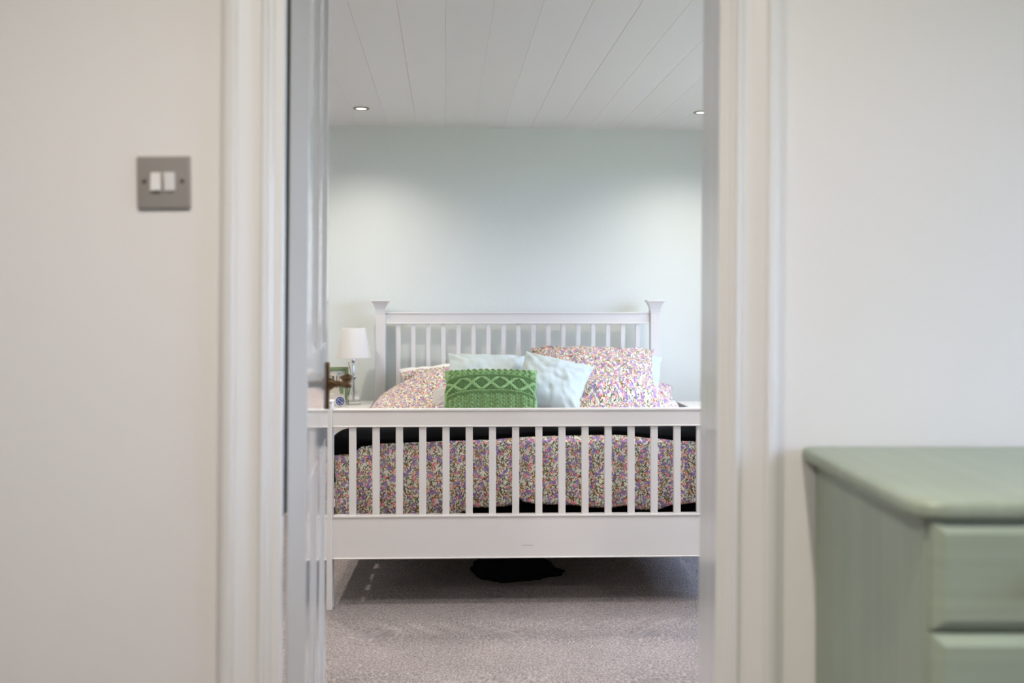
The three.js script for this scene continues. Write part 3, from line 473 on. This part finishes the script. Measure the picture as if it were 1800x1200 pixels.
// ---------------------------------------------------------------- bedside tables and what stands on them
function nightstand(x, y, z, turn, label) {
  const t = thing('nightstand', label, 'bedside table', [x, 0, z], turn), w = 0.225, d = 0.2;
  part('table_top', box(-w - 0.01, w + 0.01, y - 0.022, y, -d, d + 0.012, 0.004), M.satin, t);
  part('cabinet', [box(-w, -w + 0.018, 0.1, y - 0.022, -d, d), box(w - 0.018, w, 0.1, y - 0.022, -d, d), box(-w, w, 0.1, y - 0.022, -d, -d + 0.01), box(-w, w, 0.1, 0.118, -d, d), box(-w, w, 0.36, 0.378, -d, d)], M.satin, t);
  const dr = part('drawer', box(-w + 0.02, w - 0.02, 0.385, y - 0.03, d - 0.02, d + 0.001, 0.003), M.satin, t);
  const k = lathe([[0, 0.022], [0.009, 0.02], [0.012, 0.014], [0.008, 0.008], [0.006, 0]], 20); k.rotateX(Math.PI / 2); k.translate(0, 0.46, d); part('knob', k, M.chrome, dr);
  for (const sx of [-1, 1]) for (const sz of [-1, 1]) part('leg', box(sx * (w - 0.022) - 0.016, sx * (w - 0.022) + 0.016, 0, 0.1, sz * (d - 0.018) - 0.016, sz * (d - 0.018) + 0.016, 0.003), M.satin, t);
}
const NS = 0.562, nsL = at(596, 712, 5.46), nsR = at(1268, 712, 5.46);
nightstand(nsL.x - 0.055, NS, nsL.z, ROOM, 'white bedside table left of bed carrying the lamp and clock');
nightstand(nsR.x + 0.03, NS, nsR.z, ROOM, 'white bedside table right of bed, one top corner showing');
{
  const p = at(621, 712, 5.48), l = thing('table_lamp', 'bedside lamp with white tapered shade on a clear crystal stem', 'lamp', [p.x, NS, p.z], 0.3);
  const k = Math.SQRT2, sq = (pts) => { const g = toCreasedNormals(lathe(pts.map(([r, y]) => [r * k, y]), 4).toNonIndexed(), 0.3); g.rotateY(Math.PI / 4); return g; };
  part('foot', sq([[0, 0.0005], [0.034, 0.0005], [0.036, 0.003], [0.036, 0.019], [0.034, 0.0215], [0, 0.0215]]), M.crystal, l, 'clear square crystal foot');
  part('stem', sq([[0, 0.022], [0.033, 0.022], [0.0265, 0.05], [0.0195, 0.09], [0.0135, 0.139], [0, 0.139]]), M.crystal, l, 'clear crystal stem flaring downward');
  part('collar', [lathe([[0, 0.139], [0.010, 0.139], [0.013, 0.143], [0.0165, 0.151], [0.013, 0.159], [0.009, 0.163], [0, 0.163]], 24), lathe([[0, 0.163], [0.006, 0.163], [0.006, 0.168], [0, 0.168]], 20)], M.chrome, l);
  part('stem_top', sq([[0, 0.168], [0.0125, 0.168], [0.0265, 0.233], [0, 0.233]]), M.crystal, l, 'clear crystal block widening upward');
  for (const [a, b] of [[0.024, 0.1385], [0.1685, 0.2325]]) part('inner_tube', lathe([[0, a], [0.0055, a], [0.0055, b], [0, b]], 16), M.chrome, l, 'chrome tube inside the crystal');
  part('rod', lathe([[0, 0.233], [0.009, 0.233], [0.009, 0.245], [0.0065, 0.247], [0.0065, 0.29], [0, 0.29]], 20), M.chrome, l);
  part('shade', lathe([[0.094, 0.258], [0.0955, 0.257], [0.096, 0.259], [0.0655, 0.418], [0.0645, 0.419], [0.0635, 0.418], [0.094, 0.259], [0.094, 0.258]], 64), M.shade, l);
}
{
  // green picture frame leaning back beside the lamp
  const W = 0.125, H = 0.2, p = at(594, 680, 5.52), f = thing('picture_frame', 'green framed picture with gold lines standing behind the clock', 'picture frame', [p.x - 0.005, NS + 0.003, p.z]); f.rotation.set(-0.16, 0.14, 0, 'YXZ');
  const b = 0.02, ring = (x, y, t, z0, z1) => [box(-x, x, y, y + t, z0, z1, 0.0012), box(-x, x, H - y - t, H - y, z0, z1, 0.0012), box(-x, -x + t, y + t * 0.5, H - y - t * 0.5, z0, z1, 0.0012), box(x - t, x, y + t * 0.5, H - y - t * 0.5, z0, z1, 0.0012)];
  part('frame', ring(W / 2, 0, b, -0.008, 0.008), M.frameGreen, f); part('gold_line', ring(W / 2 - 0.008, 0.009, 0.0025, 0.0078, 0.0092), M.frameGold, f); part('gold_line', ring(W / 2 - 0.0005, 0.0005, 0.0018, 0.0072, 0.0088), M.frameGold, f);
  const pic = part('picture', box(-W / 2 + b * 0.8, W / 2 - b * 0.8, b * 0.8, H - b * 0.8, -0.004, 0), M.mat, f);
  const S = (x, y, w, h, c) => part('printed_shape', box(x - w / 2, x + w / 2, y - h / 2, y + h / 2, 0, 0.0009, 0.0004), c, pic);
  S(-0.022, 0.12, 0.012, 0.062, paint('#4d5254', 0.8)); S(-0.002, 0.118, 0.008, 0.07, paint('#8a8173', 0.8)); S(0.012, 0.11, 0.007, 0.085, paint('#a39a8a', 0.8)); S(-0.034, 0.15, 0.008, 0.006, paint('#3c4a3c', 0.8)); S(0.012, 0.162, 0.024, 0.013, paint('#86aeb4', 0.8)); S(0.025, 0.075, 0.02, 0.05, paint('#76916f', 0.8));
  part('stand', box(-0.012, 0.012, 0.001, 0.12, -0.016, -0.009, 0.001), M.frameGreen, f);
}
{
  // round alarm clock with a blue dial, leaning back
  const R = 0.029, p = at(597.5, 704.5, 5.34), c = thing('alarm_clock', 'small round alarm clock with blue dial on bedside table', 'clock', [p.x, NS + R + 0.0015, p.z]); c.rotation.set(-0.25, 0.45, 0, 'YXZ');
  const cs = lathe([[0, -0.012], [R - 0.006, -0.012], [R - 0.001, -0.007], [R, 0.002], [R - 0.001, 0.006], [R - 0.0035, 0.007], [R - 0.0045, 0.004], [0, 0.004]], 48); cs.rotateX(Math.PI / 2); part('case', cs, M.whitePlastic, c);
  const dl = lathe([[0, 0.0045], [R - 0.0045, 0.0045]], 48); dl.rotateX(Math.PI / 2); const dial = part('dial', dl, new THREE.MeshPhysicalMaterial({ color: '#16317a', roughness: 0.5, side: THREE.DoubleSide }), c, 'blue dial with white hour marks');
  const wm = paint('#f2f2f2', 0.5); for (let k = 0; k < 12; k++) { const m = box(-0.0009, 0.0009, 0.0125, 0.0205, 0.0045, 0.0052); m.rotateZ(k * Math.PI / 6); part('hour_mark', m, wm, dial); }
  const hand = (L, a) => { const m = box(-0.0008, 0.0008, -0.003, L, 0.0054, 0.006); m.rotateZ(a); return m; }; part('hand', hand(0.013, 0.75), wm, c); part('hand', hand(0.0185, -2.25), wm, c);
  part('foot', [box(-0.012, -0.006, -R - 0.0012, -R + 0.003, -0.008, 0.003, 0.001), box(0.006, 0.012, -R - 0.0012, -R + 0.003, -0.008, 0.003, 0.001)], M.whitePlastic, c);
}
{
  const p = at(586, 700, 5.42), b = thing('bowl', 'small cream bowl beside the clock, partly behind the door handle', 'bowl', [p.x, NS + 0.001, p.z]);
  part('bowl_body', lathe([[0, 0], [0.018, 0], [0.021, 0.004], [0.032, 0.02], [0.04, 0.045], [0.042, 0.062], [0.04, 0.063], [0.0375, 0.046], [0.029, 0.022], [0.016, 0.007], [0, 0.007]], 40), M.cream, b);
}
// ---------------------------------------------------------------- under the bed, and far left
{
  const p = at(905, 1012, 4.08), o = thing('clothing', 'dark crumpled piece of clothing lying on carpet under the bed', 'clothing', [p.x, 0, p.z], 0.1);
  part('cloth', grid(120, 70, (u, v) => {
    const a = u * 2 * Math.PI, b = v * Math.PI, dir = [Math.cos(a) * Math.sin(b), Math.cos(b), Math.sin(a) * Math.sin(b)];
    const k = 1 + 0.3 * N(dir[0] * 2.2 + 3, dir[1] * 2.2, dir[2] * 2.2) + 0.22 * (0.5 - Math.abs(N(dir[0] * 4, dir[1] * 4 + 2, dir[2] * 4))) + 0.06 * N(dir[0] * 9, dir[1] * 9, dir[2] * 9);
    const x = dir[0] * 0.15 * k, tail = smooth(-0.02, 0.16, x);
    return [x + 0.03 * tail, Math.max(0.002, (dir[1] + 0.35) * 0.105 * k * (1 - 0.72 * tail) + 0.003), dir[2] * 0.09 * k * (1 - 0.55 * tail), u, v];
  }), M.darkNavy, o);
}
{
  // dark gown on a hook at the back of the open door, glimpsed through the hinge gap
  const o = thing('dressing_gown', 'dark navy gown hanging behind the door, glimpsed through the hinge gap', 'dressing gown', [-0.3995, 0, -(BACK_Z + 0.005)], OPEN);
  const bottom = 0.71, topY = 1.8;
  part('gown_cloth', grid(90, 60, (u, v) => {
    const a = u * 2 * Math.PI, y = lerp(bottom, topY, v), w = lerp(0.2, 0.13, smooth(0.75, 1, v)) * (v > 0.985 ? 0.5 : 1), d = lerp(0.034, 0.026, v) * (v > 0.985 ? 0.4 : 1);
    const f = 1 + 0.22 * Math.sin(7 * a + 3 * N(v * 2, a, 1)) * Math.abs(Math.cos(a));
    return [0.36 + w * Math.cos(a), y, -0.042 + 0.003 + d * Math.sin(a) * f - 0.0, a * 0.08, y];
  }), M.darkNavy, o);
  part('hook', new THREE.TubeGeometry(new THREE.CatmullRomCurve3([new THREE.Vector3(0.36, 1.83, 0.004), new THREE.Vector3(0.36, 1.815, -0.03), new THREE.Vector3(0.36, 1.795, -0.042), new THREE.Vector3(0.36, 1.82, -0.062)]), 16, 0.004, 10), M.brass, o, 'brass door hook');
}
renderer.render(scene, camera);
